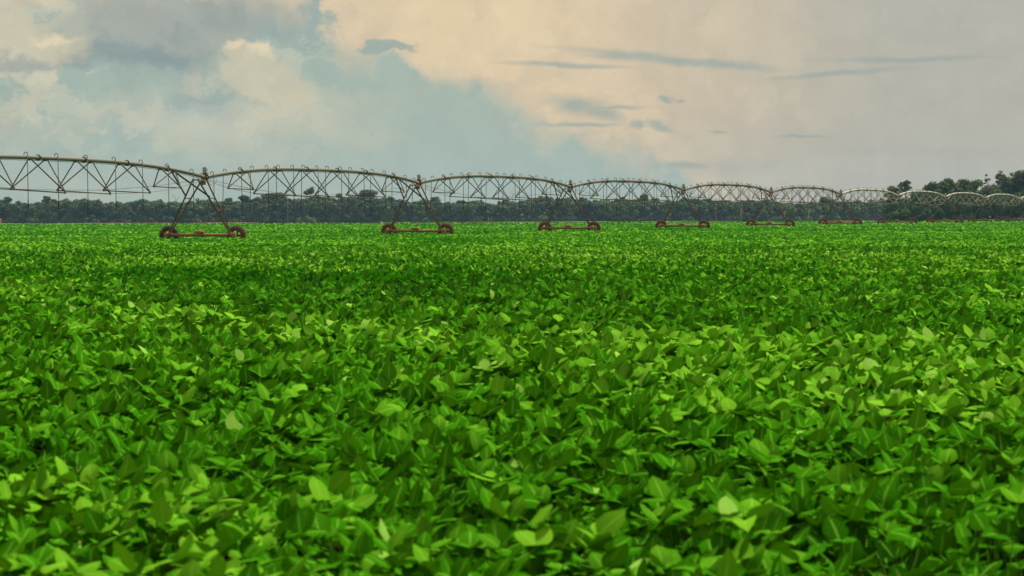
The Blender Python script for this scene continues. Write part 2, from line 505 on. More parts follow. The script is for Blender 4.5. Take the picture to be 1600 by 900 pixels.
# ------------------------------------------------------------------ terrain
def sstep(x, a, b):
    t = np.clip((x - a) / (b - a), 0, 1)
    return t * t * (3 - 2 * t)
def terr(x, y):
    return -1.55 * sstep(np.asarray(y, float), 480.0, 1300.0) + 0.0 * np.asarray(x, float)

rng = np.random.default_rng(11)
_grids = {}
def vnoise(x, y, cell, seed=0):
    """smooth value noise 0..1"""
    if seed not in _grids:
        _grids[seed] = np.random.default_rng(900 + seed).random((257, 257))
    g = _grids[seed]
    X = x / cell + 1000.37 ; Y = y / cell + 1000.71
    xi = np.floor(X).astype(int); yi = np.floor(Y).astype(int)
    fx = X - xi; fy = Y - yi
    fx = fx * fx * (3 - 2 * fx); fy = fy * fy * (3 - 2 * fy)
    a = g[xi % 257, yi % 257]; b = g[(xi + 1) % 257, yi % 257]
    c = g[xi % 257, (yi + 1) % 257]; d = g[(xi + 1) % 257, (yi + 1) % 257]
    return (a * (1 - fx) + b * fx) * (1 - fy) + (c * (1 - fx) + d * fx) * fy

def sheet(name, xs, ys, zf, mat, attrs=None):
    X, Y = np.meshgrid(xs, ys)
    Z = zf(X, Y)
    v = np.stack([X, Y, Z], -1).reshape(-1, 3)
    nx, ny = len(xs), len(ys)
    i, j = np.meshgrid(np.arange(nx - 1), np.arange(ny - 1))
    b = (j * nx + i).ravel()
    q = np.stack([b, b + 1, b + nx + 1, b + nx], -1)
    me = np_mesh(name, v, q, smooth=True, mats=[mat], attrs=attrs(X, Y) if attrs else None)
    return link(bpy.data.objects.new(name, me))

HX, HY0, HY1 = 760.0, -160.0, 1640.0
g = sheet('ground', np.linspace(-HX, HX, 41), np.concatenate([np.linspace(HY0, 460, 12), np.linspace(480, 1300, 60), np.linspace(1320, HY1, 8)]), lambda X, Y: terr(X, Y), M_soil)
tag(g, kind='structure')

# edge of the field: near wood on the right, far wood elsewhere
EDGE_NEAR, EDGE_FAR = 742.0, 1290.0
t_ = sheet('earth_track', np.linspace(-500, 500, 101), np.linspace(EDGE_FAR - 8, EDGE_FAR + 14, 6),
           lambda X, Y: terr(X, Y) + 0.62 + 0.18 * vnoise(X, Y, 7.0, 3), M_track)
tag(t_, kind='structure')

# ------------------------------------------------------------------ the crop
def canopy(x, y):
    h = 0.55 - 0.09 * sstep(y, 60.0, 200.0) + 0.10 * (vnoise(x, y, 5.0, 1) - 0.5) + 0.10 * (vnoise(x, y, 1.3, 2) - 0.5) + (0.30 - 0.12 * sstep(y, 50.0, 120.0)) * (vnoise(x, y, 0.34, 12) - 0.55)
    # rows run across the view at a slight slant
    ph = (y + 0.10 * x + 0.25 * (vnoise(x, y, 3.0, 4) - 0.5)) / 0.5
    row = 0.5 + 0.5 * np.cos(2 * np.pi * ph)
    h = h - 0.10 * (1 - row)
    gap = sstep(vnoise(x, y * 1.4, 1.1, 5) * 0.65 + vnoise(x, y, 0.45, 6) * 0.35, 0.60, 0.76)
    big = sstep(vnoise(x, y * 0.35, 9.0, 7), 0.78, 0.92)
    h = h - 0.32 * gap - 0.09 * big
    return h, row, gap

def frame_from(az_, pitch, roll):
    """unit vectors: t along the leaf, s across it, n upper side"""
    t = np.stack([np.cos(pitch) * np.cos(az_), np.cos(pitch) * np.sin(az_), np.sin(pitch)], -1)
    s0 = np.stack([-np.sin(az_), np.cos(az_), np.zeros_like(az_)], -1)
    n0 = np.cross(t, s0)
    cr, sr = np.cos(roll)[:, None], np.sin(roll)[:, None]
    s = s0 * cr + n0 * sr
    n = np.cross(t, s)
    return t, s, n

def leaves(base, az_, pitch, roll, length, width, tone, stations, mid, rs):
    """ovate leaf blades; stations: list of v; mid: with a midrib row"""
    N = len(base)
    t, s, n = frame_from(az_, pitch, roll)
    vv = np.array(stations)
    wprof = np.sin(np.pi * np.clip(vv, 0, 1) ** 0.72) ** 0.66
    wprof[0] = 0.06; wprof[-1] = 0.03
    curl = rs.normal(0.26, 0.24, N)[:, None]           # bends down along its length
    fold = rs.uniform(-0.34, 0.22, N)[:, None]
    wave = rs.uniform(-0.10, 0.10, N)[:, None]
    ph = rs.uniform(0, 6.28, N)[:, None]
    cols = [-1, 0, 1] if mid else [-1, 1]
    out = []; lu = []; lv = []
    for c in cols:
        w = (wprof[None, :] * width[:, None] * 0.5) * c
        if c != 0:
            w = w * (1 + wave * np.sin(9 * vv[None, :] + ph))
        along = vv[None, :] * length[:, None]
        lift = -curl * length[:, None] * vv[None, :] ** 2 * 0.8
        if mid or True:
            lift = lift + (np.abs(w) * fold if c != 0 else 0 * w) + (0.05 * length[:, None] * np.sin(7 * vv[None, :] + ph * (1 if c > 0 else 2)) * abs(c) * wprof[None, :] * 0.5)
        p = base[:, None, :] + t[:, None, :] * along[..., None] + s[:, None, :] * w[..., None] + n[:, None, :] * lift[..., None]
        out.append(p)
        lu.append(np.full((N, len(vv)), float(c))); lv.append(np.broadcast_to(vv, (N, len(vv))))
    V_ = np.stack(out, 2)                               # N, st, cols, 3
    LU = np.stack(lu, 2); LV = np.stack(lv, 2)
    nc = len(cols); ns = len(vv)
    b = (np.arange(N) * ns * nc)[:, None]
    loc = []
    for i in range(ns - 1):
        for c in range(nc - 1):
            loc.append([i * nc + c, (i + 1) * nc + c, (i + 1) * nc + c + 1, i * nc + c + 1])
    loc = np.array(loc)
    # orientation so that the face normal follows n
    Q = (b[:, :, None] + loc[None]).reshape(-1, 4)
    TN = np.repeat(tone, ns * nc)
    return V_.reshape(-1, 3), Q, TN, LU.ravel(), LV.ravel()

def scatter(y0, y1, density, margin, power=None):
    """random ground points inside the field of view, widened for side steps"""
    k = 0.1334 * margin; c = 1.2
    area = k * (y1 * y1 - y0 * y0) + 2 * c * (y1 - y0)
    N = int(area * density)
    u = rng.random(N)
    y = np.sqrt(y0 * y0 + u * (y1 * y1 - y0 * y0))
    x = (rng.random(N) * 2 - 1) * (k * y + c)
    return x, y

def crop_zone(y0, y1, dens_tri, leaf_len, stations, mid, deep, margin=1.10):
    x, y = scatter(y0, y1, dens_tri, margin)
    h, row, gap = canopy(x, y)
    keep = rng.random(len(x)) < (0.45 + 0.55 * row) * (1 - 0.55 * gap)
    x, y, h = x[keep], y[keep], h[keep]
    N = len(x)
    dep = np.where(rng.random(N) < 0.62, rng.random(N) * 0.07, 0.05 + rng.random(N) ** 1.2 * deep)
    z = terr(x, y) + h - dep - 0.25 * max(0.0, leaf_len - 0.11)
    a0 = rng.random(N) * 2 * np.pi
    # wind leans the petioles towards the right and away
    vig = rng.random(N)
    parts = []
    for k in (-1, 0, 1):
        az_ = a0 + k * rng.normal(1.35, 0.25, N)
        # the blades are blown over towards +x
        az_ = np.arctan2(np.sin(az_) + 0.75, np.cos(az_) + 0.30)
        pitch = rng.normal(0.55, 0.42, N) * (1.0 if leaf_len < 0.165 and y0 < 140 else 0.6)
        roll = rng.normal(0.0, 0.32, N)
        L = leaf_len * (1 + (0.30 * sstep(y, 15.0, 34.0) if y0 < 30 else 0.0)) * rng.uniform(0.72, 1.08, N) * (1.05 if k == 0 else 0.95)
        Wd = L * rng.uniform(0.66, 0.90, N)
        patch = vnoise(x, y, 3.2, 8) * 0.35 + vnoise(x, y * 0.6, 14.0, 9) * 0.30
        swell = sstep(vnoise(x + 0.5 * y, y * 0.45, 4.0, 13) * 0.6 + vnoise(x, y * 0.5, 1.2, 14) * 0.4, 0.42, 0.68)
        tone = np.clip(0.08 + 0.40 * patch + 0.32 * rng.random(N) ** 1.2 + 0.24 * swell + 0.50 * (vnoise(x, y, 0.34, 12) - 0.5) - 0.25 * (dep > 0.09), 0, 0.92)  # bump tops lighter: young leaves plus painted light; deep leaves darkened to paint shade
        pale = rng.random(N) < (0.01 + 0.07 * swell) * np.where(y < 26.0, 0.15, 0.8 if y0 < 140 else 0.5)  # pale leaves: wind-lifted undersides plus sheen painted as tone
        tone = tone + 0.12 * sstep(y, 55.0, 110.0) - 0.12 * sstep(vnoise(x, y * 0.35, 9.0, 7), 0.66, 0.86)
        tone = np.where(pale, 1.0, tone)
        off = 0.018 * (1 if k == 0 else 0.3)
        base = np.stack([x + off * np.cos(az_), y + off * np.sin(az_), z], -1)
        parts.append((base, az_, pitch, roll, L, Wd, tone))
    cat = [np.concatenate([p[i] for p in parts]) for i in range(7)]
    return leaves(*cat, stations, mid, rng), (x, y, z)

def merge(zones):
    V_, Q, TN, LU, LV = [], [], [], [], []
    b = 0
    for z in zones:
        V_.append(z[0]); Q.append(z[1] + b); TN.append(z[2]); LU.append(z[3]); LV.append(z[4])
        b += len(z[0])
    return [np.concatenate(a) for a in (V_, Q, TN, LU, LV)]

znear, pn = crop_zone(10.5, 34.0, 104, 0.126, [0, 0.14, 0.36, 0.6, 0.82, 1.0], True, 0.34)
zmid, _ = crop_zone(34.0, 75.0, 50, 0.162, [0, 0.3, 0.68, 1.0], True, 0.22)
zfar, _ = crop_zone(75.0, 150.0, 40, 0.150, [0, 0.45, 1.0], True, 0.14)
zfar2, _ = crop_zone(150.0, 290.0, 17, 0.17, [0, 0.45, 1.0], False, 0.10)
zfar3, _ = crop_zone(290.0, 560.0, 3.4, 0.25, [0, 0.45, 1.0], False, 0.08)
zfar4, _ = crop_zone(560.0, EDGE_FAR - 6, 0.30, 0.6, [0, 0.45, 1.0], False, 0.06)
a1 = merge([znear, zmid]); a2 = merge([zfar, zfar2, zfar3, zfar4])
nq1 = len(a1[1])
V_, Q, TN, LU, LV = merge([a1, a2])
midx = np.zeros(len(Q), np.int32); midx[nq1:] = 1
# petioles and stems of the near plants, thin three-sided stalks, in the same crop object
x, y, z = pn
sel = rng.random(len(x)) < 0.5
x, y, z = x[sel], y[sel], z[sel]
N = len(x)
jx = rng.normal(0, 0.05, (N, 2))
top = np.stack([x, y, z], -1)
bot = np.stack([x + jx[:, 0], y + jx[:, 1], np.maximum(z - rng.uniform(0.18, 0.5, N), 0.01)], -1)
ring = np.array([[math.cos(a), math.sin(a), 0] for a in (0, 2.09, 4.19)]) * 0.0022
sv = np.concatenate([bot[:, None, :] + ring[None] * 1.4, top[:, None, :] + ring[None]], 1).reshape(-1, 3)
b = (np.arange(N) * 6)[:, None, None] + len(V_)
sq = (b + np.array([[0, 1, 4, 3], [1, 2, 5, 4], [2, 0, 3, 5]])[None]).reshape(-1, 4)
V_ = np.concatenate([V_, sv]); Q = np.concatenate([Q, sq])
TN = np.concatenate([TN, np.full(len(sv), 0.7)]); LU = np.concatenate([LU, np.full(len(sv), 0.5)]); LV = np.concatenate([LV, np.full(len(sv), 0.5)])
midx = np.concatenate([midx, np.full(len(sq), 1, np.int32)])
# closed lower canopy far away, where single leaves can no longer be told apart
ys = np.concatenate([np.geomspace(140, 400, 230), np.geomspace(403, EDGE_FAR - 4, 160)])
xs = np.linspace(-1, 1, 150)
X = xs[None, :] * (ys[:, None] * 0.17 + 6); Y = np.repeat(ys[:, None], len(xs), 1)
hh, _, _ = canopy(X, Y)
Zs = terr(X, Y) + hh - 0.10 + 0.04 * rng.random(X.shape)
sv = np.stack([X, Y, Zs], -1).reshape(-1, 3)
nx, ny = len(xs), len(ys)
i_, j_ = np.meshgrid(np.arange(nx - 1), np.arange(ny - 1))
bq = (j_ * nx + i_).ravel()
sq = np.stack([bq, bq + 1, bq + nx + 1, bq + nx], -1) + len(V_)
V_ = np.concatenate([V_, sv]); Q = np.concatenate([Q, sq])
TN = np.concatenate([TN, (0.1 + 0.35 * rng.random(len(sv)))]); LU = np.concatenate([LU, np.full(len(sv), 0.5)]); LV = np.concatenate([LV, np.full(len(sv), 0.5)])
midx = np.concatenate([midx, np.full(len(sq), 1, np.int32)])
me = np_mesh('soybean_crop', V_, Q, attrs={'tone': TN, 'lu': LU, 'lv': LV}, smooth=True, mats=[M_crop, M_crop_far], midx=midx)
crop = link(bpy.data.objects.new('soybean_crop', me))
tag(crop, 'dense knee high green leafy crop covering the whole flat field', 'crop', kind='stuff')

# ------------------------------------------------------------------ trees
def crown_cloud(blobs, size, per_area, rs, tone_base=0.5):
    """leaf-clump quads spread over and inside a set of ellipsoid lobes (cx,cy,cz,rx,ry,rz)"""
    C_, Nn, T_ = [], [], []
    for (cx, cy, cz, rx, ry, rz) in blobs:
        area = 4 * math.pi * ((rx * ry) ** 1.6 / 3 + (rx * rz) ** 1.6 / 3 + (ry * rz) ** 1.6 / 3) ** (1 / 1.6)
        n = max(8, int(area * per_area))
        d = rs.normal(size=(n, 3)); d /= np.linalg.norm(d, axis=1)[:, None]
        r = rs.uniform(0.70, 1.08, n) + 0.18 * (np.sin(d[:, 0] * 9 + cx * 3) * np.sin(d[:, 2] * 8 + cy * 2))
        p = np.array([cx, cy, cz]) + d * np.array([rx, ry, rz]) * r[:, None]
        nn = d / np.array([rx, ry, rz]); nn /= np.linalg.norm(nn, axis=1)[:, None]
        nn = nn + rs.normal(scale=0.45, size=(n, 3)); nn /= np.linalg.norm(nn, axis=1)[:, None]
        C_.append(p); Nn.append(nn)
        T_.append(np.clip(tone_base + rs.normal(0, 0.16) + rs.normal(0, 0.18, n), 0, 1))
    P_ = np.concatenate(C_); Nn = np.concatenate(Nn); T_ = np.concatenate(T_)
    n = len(P_)
    ref = rs.normal(size=(n, 3))
    u = np.cross(Nn, ref); u /= np.linalg.norm(u, axis=1)[:, None]
    w = np.cross(Nn, u)
    su = size * rs.uniform(0.5, 1.25, n)[:, None] * 0.5; sw = size * rs.uniform(0.45, 1.0, n)[:, None] * 0.5
    q = np.stack([P_ - u * su, P_ - w * sw + Nn * sw * 0.3, P_ + u * su, P_ + w * sw + Nn * sw * 0.3], 1).reshape(-1, 3)
    Q_ = np.arange(n * 4).reshape(-1, 4)
    return q, Q_, np.repeat(T_, 4)

def crown_obj(name, blobs, size, per_area, mat, parent, rs, tone=0.5):
    v, q, t = crown_cloud(blobs, size, per_area, rs, tone)
    me = np_mesh(name, v, q, attrs={'tone': t}, mats=[mat])
    return link(bpy.data.objects.new(name, me), parent)

def rnd_crown(rs, w, h, base, lobes, flat=0.6, dome=1.0):
    """lobes of one crown of width w, from height base to h"""
    bl = []
    cz = (base + h) / 2; rz = (h - base) / 2; rx = w / 2
    for i in range(lobes):
        a = rs.uniform(0, 6.283); rr = math.sqrt(rs.random()) * 0.72
        zz = rs.uniform(-0.75, 0.80)
        k = math.sqrt(max(0.05, 1 - zz * zz * dome))
        s = rs.uniform(0.26, 0.44)
        bl.append((rx * rr * k * math.cos(a), rx * rr * k * math.sin(a), cz + zz * rz * (1 - s * flat), rx * s, rx * s, rx * s * flat))
    for i in range(3):
        s = rs.uniform(0.30, 0.42)
        bl.append((rx * rs.uniform(-0.45, 0.45), rx * rs.uniform(-0.3, 0.3), h - rx * s * flat - (0 if i == 0 else rs.uniform(0.0, 0.12) * h), rx * s, rx * s, rx * s * flat))
    return bl

def limb_tree(m, rs, h, r0, nl, spread, lean=0.0, mi=0, start=0.35, twigs=0):
    """tapered trunk with limbs"""
    ax = rs.uniform(-1, 1) * lean; ay = rs.uniform(-1, 1) * lean
    path = [(ax * h * t * t + 0.04 * h * math.sin(3 * t + ax), ay * h * t * t, h * t) for t in (0, 0.2, 0.4, 0.6, 0.8, 1.0)]
    m.tube(path, r0, 6, mi, r2=r0 * 0.25)
    for i in range(nl):
        t = start + (0.97 - start) * (i + rs.random()) / nl
        k = min(4, int(t * 5)); f = t * 5 - k
        p = Vector(path[k]).lerp(Vector(path[k + 1]), f)
        a = rs.uniform(0, 6.283)
        L = spread * rs.uniform(0.6, 1.1) * (1.15 - 0.5 * t)
        q1 = p + Vector((math.cos(a) * L * 0.5, math.sin(a) * L * 0.5, L * 0.30))
        q2 = p + Vector((math.cos(a + 0.3) * L, math.sin(a + 0.3) * L, L * 0.75))
        m.tube([p, q1, q2], r0 * 0.38, 5, mi, r2=r0 * 0.10)
        for _ in range(twigs):
            b_ = a + rs.uniform(-1.2, 1.2); l2 = L * rs.uniform(0.3, 0.55)
            s0 = q1.lerp(q2, rs.random())
            m.tube([s0, s0 + Vector((math.cos(b_) * l2 * 0.5, math.sin(b_) * l2 * 0.5, l2 * 0.35)), s0 + Vector((math.cos(b_) * l2, math.sin(b_) * l2, l2 * 0.9))], r0 * 0.12, 4, mi, r2=r0 * 0.05)

def at(px, D):
    return (px - 800.0) / F_PX * D

def ytop(px, D, py):
    """height above the local ground that a thing at distance D needs to reach image row py"""
    yh = 337.0 - 0.0033 * px
    return CAM_Z + (yh - py) / F_PX * D - float(terr(0, D))

# ---- the far wood, one mass
rs = np.random.default_rng(5)
prof = [(-150, 316), (0, 315), (30, 317), (60, 316), (110, 313), (130, 313), (165, 315), (190, 319), (220, 314), (250, 315), (285, 318), (320, 313), (350, 316), (380, 314), (410, 309), (440, 309), (470, 312), (500, 308), (530, 310), (560, 307), (590, 309), (625, 312), (650, 316), (680, 313), (700, 317), (740, 314), (775, 317), (810, 314), (850, 310), (885, 312), (930, 314), (970, 313), (1000, 312), (1040, 314), (1075, 312), (1110, 314), (1150, 316), (1190, 313), (1230, 317), (1260, 320), (1300, 314), (1335, 317), (1370, 315), (1400, 312), (1440, 308), (1500, 305), (1700, 300)]
ppx = np.array([p[0] for p in prof]); ppy = np.array([p[1] for p in prof])
cv, cq, ct = [], [], []
trunks = MB()
nb = 0
for rowi, D in enumerate((1304, 1311, 1319, 1328, 1337)):
    px = -130.0 + rowi * 6
    while px < 1800:
        w = rs.uniform(4.2, 8.0)
        top = float(np.interp(px, ppx, ppy)) - 0.5 + rs.normal(0, 2.0) + (5.0, 2.0, 0.5, 0, 1.5)[rowi]
        h = max(4.5, ytop(px, D, top))
        cx, cy = at(px, D), D + rs.uniform(-3, 3)
        z0 = float(terr(cx, cy))
        base = 0.4 if rowi == 0 else 1.5
        if rowi == 0:
            bl = rnd_crown(rs, w, h, base, 9, 0.75, 0.7)
            bl += [(rs.uniform(-w, w) * 0.5, rs.uniform(-2.5, -0.5), rs.uniform(0.5, 1.8), rs.uniform(0.9, 1.8), 1.0, rs.uniform(0.7, 1.4)) for _ in range(6)]
        else:
            bl = rnd_crown(rs, w, h, max(base, h * 0.3), 9, 0.7, 0.8)
            bl += [(rs.uniform(-w, w) * 0.5, rs.uniform(-1.5, 1.5), rs.uniform(0.6, 2.6), rs.uniform(1.2, 2.2), 1.4, rs.uniform(0.9, 1.7)) for _ in range(4)]
        bl = [(cx + b[0], cy + b[1], z0 + b[2], b[3], b[4], b[5]) for b in bl]
        v, q, t = crown_cloud(bl, 0.62, 9.0, rs, 0.42 + rs.normal(0, 0.14))
        cv.append(v); cq.append(q + nb); ct.append(t); nb += len(v)
        px += w / D * F_PX * rs.uniform(0.42, 0.62)
me = np_mesh('far_wood', np.concatenate(cv), np.concatenate(cq), attrs={'tone': np.concatenate(ct)}, mats=[M_fol_far])
wood = link(bpy.data.objects.new('far_wood', me))
tag(wood, 'distant hazy blue green wood closing off the far side of the field', 'wood', kind='stuff')

# ---- single trees that stand out of the far wood
def skyline_tree(px, top, wpx, label, D=1316, gap=0.0, mat=None, bare=False, lobes=7, flat=0.55, pale=False, seed=0, basepx=None):
    rs = np.random.default_rng(1000 + int(px) + seed)
    h = ytop(px, D, top)
    x_ = at(px, D)
    root = empty('bare_tree' if bare else 'forest_tree', (x_, D, float(terr(x_, D))))
    tag(root, label, 'tree')
    w = wpx / F_PX * D
    m = MB()
    limb_tree(m, rs, h * (1.0 if bare else 0.93), 0.16 if not bare else 0.17, 9 if bare else 6, w * 0.55, 0.03, start=0.45, twigs=4 if bare else 1)
    m.build('trunk', M_bark_pale if (bare or pale) else M_bark, root)
    if not bare:
        bl = rnd_crown(rs, w, h, h - max(1.6, w * flat * 1.3), lobes + 6, 0.6)
        crown_obj('crown', bl, 0.42, 16.0, mat or M_fol_far, root, rs, 0.35)
    return root

skyline_tree(12, 307, 16, 'small leafy tree crown poking above the wood at the far left edge')
skyline_tree(73, 306, 17, 'round tufted tree on a thin trunk above the wood, left of the first hanging hoses')
skyline_tree(154, 311, 14, 'low round tree crown rising above the wood under the leftmost pipe arch', lobes=5)
skyline_tree(222, 311, 20, 'broad dark tree crown above the wood just left of the nearest wheeled tower', lobes=5)
skyline_tree(274, 305, 17, 'leafless branching tree above the wood beside the nearest wheeled tower', bare=True)
skyline_tree(358, 309, 16, 'small dark tree above the wood just right of the nearest wheeled tower')
skyline_tree(383, 305, 22, 'flat topped tree above the wood with sky showing below its crown', flat=0.25)
skyline_tree(430, 303, 42, 'wide flat crowned tree above the wood left of the tall thin pole', flat=0.2, lobes=11)
skyline_tree(484, 292, 19, 'tallest lone tree with ragged open crown above the far wood', flat=0.6, lobes=7)
skyline_tree(530, 302, 14, 'small spiky tree crown between the tallest tree and the wide dome tree', lobes=5)
skyline_tree(574, 297, 38, 'wide dome crowned tree rising above the wood left of the second tower', flat=0.3, lobes=13)
skyline_tree(800, 299, 20, 'leafless twiggy tree above the wood left of the third tower', bare=True)
skyline_tree(860, 308, 18, 'small rounded tree above the wood just left of the third tower')
skyline_tree(911, 308, 15, 'small flat tree above the wood just right of the third tower', flat=0.3)
skyline_tree(1007, 303, 20, 'upright tree crown above the wood left of the fourth tower')
skyline_tree(1290, 308, 24, 'broad low tree above the wood behind the sixth pipe arch', flat=0.3)
# pale trunks that show in front of the wood
for (px, top, lab) in ((1157, 322, 'pale forked bare trunk in front of the wood left of the fifth tower'),
                       (1225, 318, 'tall pale bare trunk in front of the wood right of the fifth tower'),
                       (1263, 321, 'slender pale bare trunk in front of the wood between fifth and sixth towers')):
    skyline_tree(px, top, 9, lab, D=1299, bare=True)

# ---- the nearer wood on the right: single trees
def big_tree(px, top, wpx, D, label, mat=M_fol, base=None, lobes=14, tone=0.4, flat=0.6, seed=0):
    rs = np.random.default_rng(3000 + int(px * 3) + seed)
    h = ytop(px, D, top); w = wpx / F_PX * D
    x_ = at(px, D)
    root = empty('broadleaf_tree', (x_, D, float(terr(x_, D))))
    tag(root, label, 'tree', 'trees of the nearer wood on the right')
    m = MB()
    limb_tree(m, rs, h * 0.93, 0.16, 9, w * 0.5, 0.03, start=0.3, twigs=1)
    m.build('trunk', M_bark_pale if rs.random() < 0.4 else M_bark, root)
    b0 = h * 0.35 if base is None else base
    bl = rnd_crown(rs, w * 1.25, h, b0, int(lobes * 1.6), flat + 0.1, 0.6)
    crown_obj('crown', bl, 0.36, 24.0, mat, root, rs, tone)

big_tree(1398, 290, 30, 752, 'rounded tree at the left end of the nearer wood on the right', lobes=10)
big_tree(1413, 282, 24, 760, 'open crowned tree showing sky through it, at the left end of the nearer wood', base=6.0, lobes=6, flat=0.45)
big_tree(1437, 297, 30, 754, 'low dense tree behind the pipe arch right of the open crowned tree')
big_tree(1456, 284, 30, 764, 'dark tree standing between the open crowned tree and the flat topped one', lobes=15)
big_tree(1480, 278, 34, 770, 'tall domed tree over the ninth tower in the nearer wood', lobes=16)
big_tree(1500, 280, 38, 774, 'wide tree with layered flat topped crown in the middle of the nearer wood', lobes=12, flat=0.4)
big_tree(1524, 281, 26, 768, 'tree with fine speckled crown right of the layered flat topped tree', mat=M_fol, lobes=14)
big_tree(1543, 272, 9, 772, 'slim twiggy tree poking up between two larger crowns on the right', base=6.0, lobes=4)
big_tree(1548, 288, 30, 756, 'grey green tree in the front row of the nearer wood', mat=M_fol_grey, lobes=14, tone=0.5)
big_tree(1564, 267, 16, 776, 'small dark tufted crown highest beside the right edge of the wood', base=7.0, lobes=7, flat=0.5)
big_tree(1576, 276, 34, 766, 'big grey green tree near the right edge of the photo', mat=M_fol_grey, lobes=18, tone=0.5)
big_tree(1587, 268, 22, 782, 'flat dark crown just left of the right edge, behind a grey green tree', base=6.0, lobes=9, flat=0.4)
big_tree(1604, 266, 40, 764, 'tall leafy tree cut by the right edge of the photo', mat=M_fol_grey, lobes=18, tone=0.35)
big_tree(1640, 268, 44, 770, 'tall leafy tree beyond the right edge of the photo', lobes=16)
# shrubby skirt of the nearer wood: a mass of bushes
rs = np.random.default_rng(77)
cv, cq, ct = [], [], []; nb = 0
for D, n, hmax in ((745, 46, 3.9), (752, 40, 5.4), (764, 36, 6.8), (785, 36, 7.8)):
    for i in range(n):
        px = 1388 + (1760 - 1388) * (i + rs.random()) / n
        hm = min(1.0, hmax / 7.6) * float(np.interp(px, [1388, 1420, 1440, 1480, 1550, 1600], [4.4, 5.8, 7.4, 9.0, 9.0, 9.8]))
        cx, cy = at(px, D), D + rs.uniform(-2, 2)
        z0 = float(terr(cx, cy))
        hh_ = hm * rs.uniform(0.75, 1.05)
        bl = [(cx + b[0], cy + b[1], z0 + b[2], b[3], b[4], b[5]) for b in rnd_crown(rs, rs.uniform(2.6, 4.2), hh_, 0.2, 9, 0.8, 0.5)]
        v, q, t = crown_cloud(bl, 0.36, 20.0, rs, 0.42 + rs.normal(0, 0.12))
        cv.append(v); cq.append(q + nb); ct.append(t); nb += len(v)
me = np_mesh('undergrowth', np.concatenate(cv), np.concatenate(cq), attrs={'tone': np.concatenate(ct)}, mats=[M_fol_bush])
ug = link(bpy.data.objects.new('undergrowth', me))
tag(ug, 'dense green bushes filling the foot of the nearer wood on the right', 'bushes', kind='stuff')

# ------------------------------------------------------------------ the irrigation machine
SPAN = 48.0
D0 = 226.5
TH = math.atan2(2280 - 800, F_PX)
pivot = empty('irrigation_machine', ((321 - 800) / F_PX * D0, D0, 0.0), math.pi / 2 - TH)
tag(pivot, 'long arched steel irrigation pipeline on rusty wheeled towers crossing the green field', 'irrigation machine')
PZ, RISE, R_PIPE = 4.05, 0.68, 0.115
def pz(t):
    return PZ + RISE * (1 - abs(2 * t - 1) ** 2.8)

def seg_object(m, name, mats, loc, parent):
    o = m.build(name, mats, parent); o.location = loc
    return o

# pipe of one span, from joint to joint (local x from 0 to SPAN)
m = MB()
path = [(SPAN * t + (0.16 if i == 0 else (-0.16 if i == 56 else 0)), 0, pz(t)) for i, t in enumerate([k / 56 for k in range(57)])]
m.tube(path, R_PIPE, 14, 0)
for j in range(1, 7):
    t = j / 7; x_ = SPAN * t
    sl = (pz(t + 0.01) - pz(t - 0.01)) / (0.02 * SPAN)
    d = Vector((1, 0, sl)).normalized(); c = Vector((x_, 0, pz(t)))
    for s in (-0.022, 0.022):
        m.tube([c + d * (s - 0.012), c + d * (s + 0.012)], 0.172, 14, 1, sm=False)
    for q in (-1.15, 1.15):       # saddles that take the braces
        tt = (x_ + q) / SPAN
        m.box((x_ + q, 0, pz(tt) - R_PIPE - 0.02), (0.36, 0.20, 0.06), 2)
pipe_me = m
span_proto = pipe_me.build('span_pipe', [M_pipe, M_flange, M_strut], pivot)

NODE = {1: (1.05, 0.80, 0.04), 2: (1.57, 1.35, 0.07), 3: (1.72, 1.50, 0.10), 4: (1.72, 1.50, 0.10), 5: (1.57, 1.35, 0.07), 6: (1.05, 0.80, 0.04)}
def node(j, s):                    # s=+1 left side, -1 right side
    dep, hw, dz = NODE[j]
    x_ = SPAN * j / 7
    return Vector((x_, s * hw, pz(j / 7) - dep + (dz if s > 0 else -dz)))
brace_protos = []
for j in range(1, 7):
    m = MB(); x_ = SPAN * j / 7
    for s in (1, -1):
        nd = node(j, s)
        for q in (-1.15, 1.15):
            tt = (x_ + q) / SPAN
            m.angle((x_ + q, s * 0.09, pz(tt) - R_PIPE - 0.03), nd, 0.052, 0.009, 0, (0, s, 0.6))
        m.box(nd, (0.16, 0.06, 0.14), 1)
    m.angle(node(j, 1), node(j, -1), 0.055, 0.010, 1, (0, 0, -1))
    brace_protos.append(m.build('truss_brace', [M_brace, M_strut], span_proto))
for s in (1, -1):
    m = MB()
    pts_ = [Vector((0.5, s * 0.12, PZ - 0.16))] + [node(j, s) for j in range(1, 7)] + [Vector((SPAN - 0.5, s * 0.12, PZ - 0.16))]
    m.tube(pts_, 0.013, 5, 0, sm=False)
    m.build('truss_rod', M_brace, span_proto)
# power cable clipped below the pipe
m = MB()
m.tube([(SPAN * t, 0.03, pz(t) - R_PIPE - 0.035 - (0.10 if t in (0.0, 1.0) else 0)) for t in [k / 40 for k in range(41)]], 0.014, 5, 0)
m.build('power_cable', M_head, span_proto)

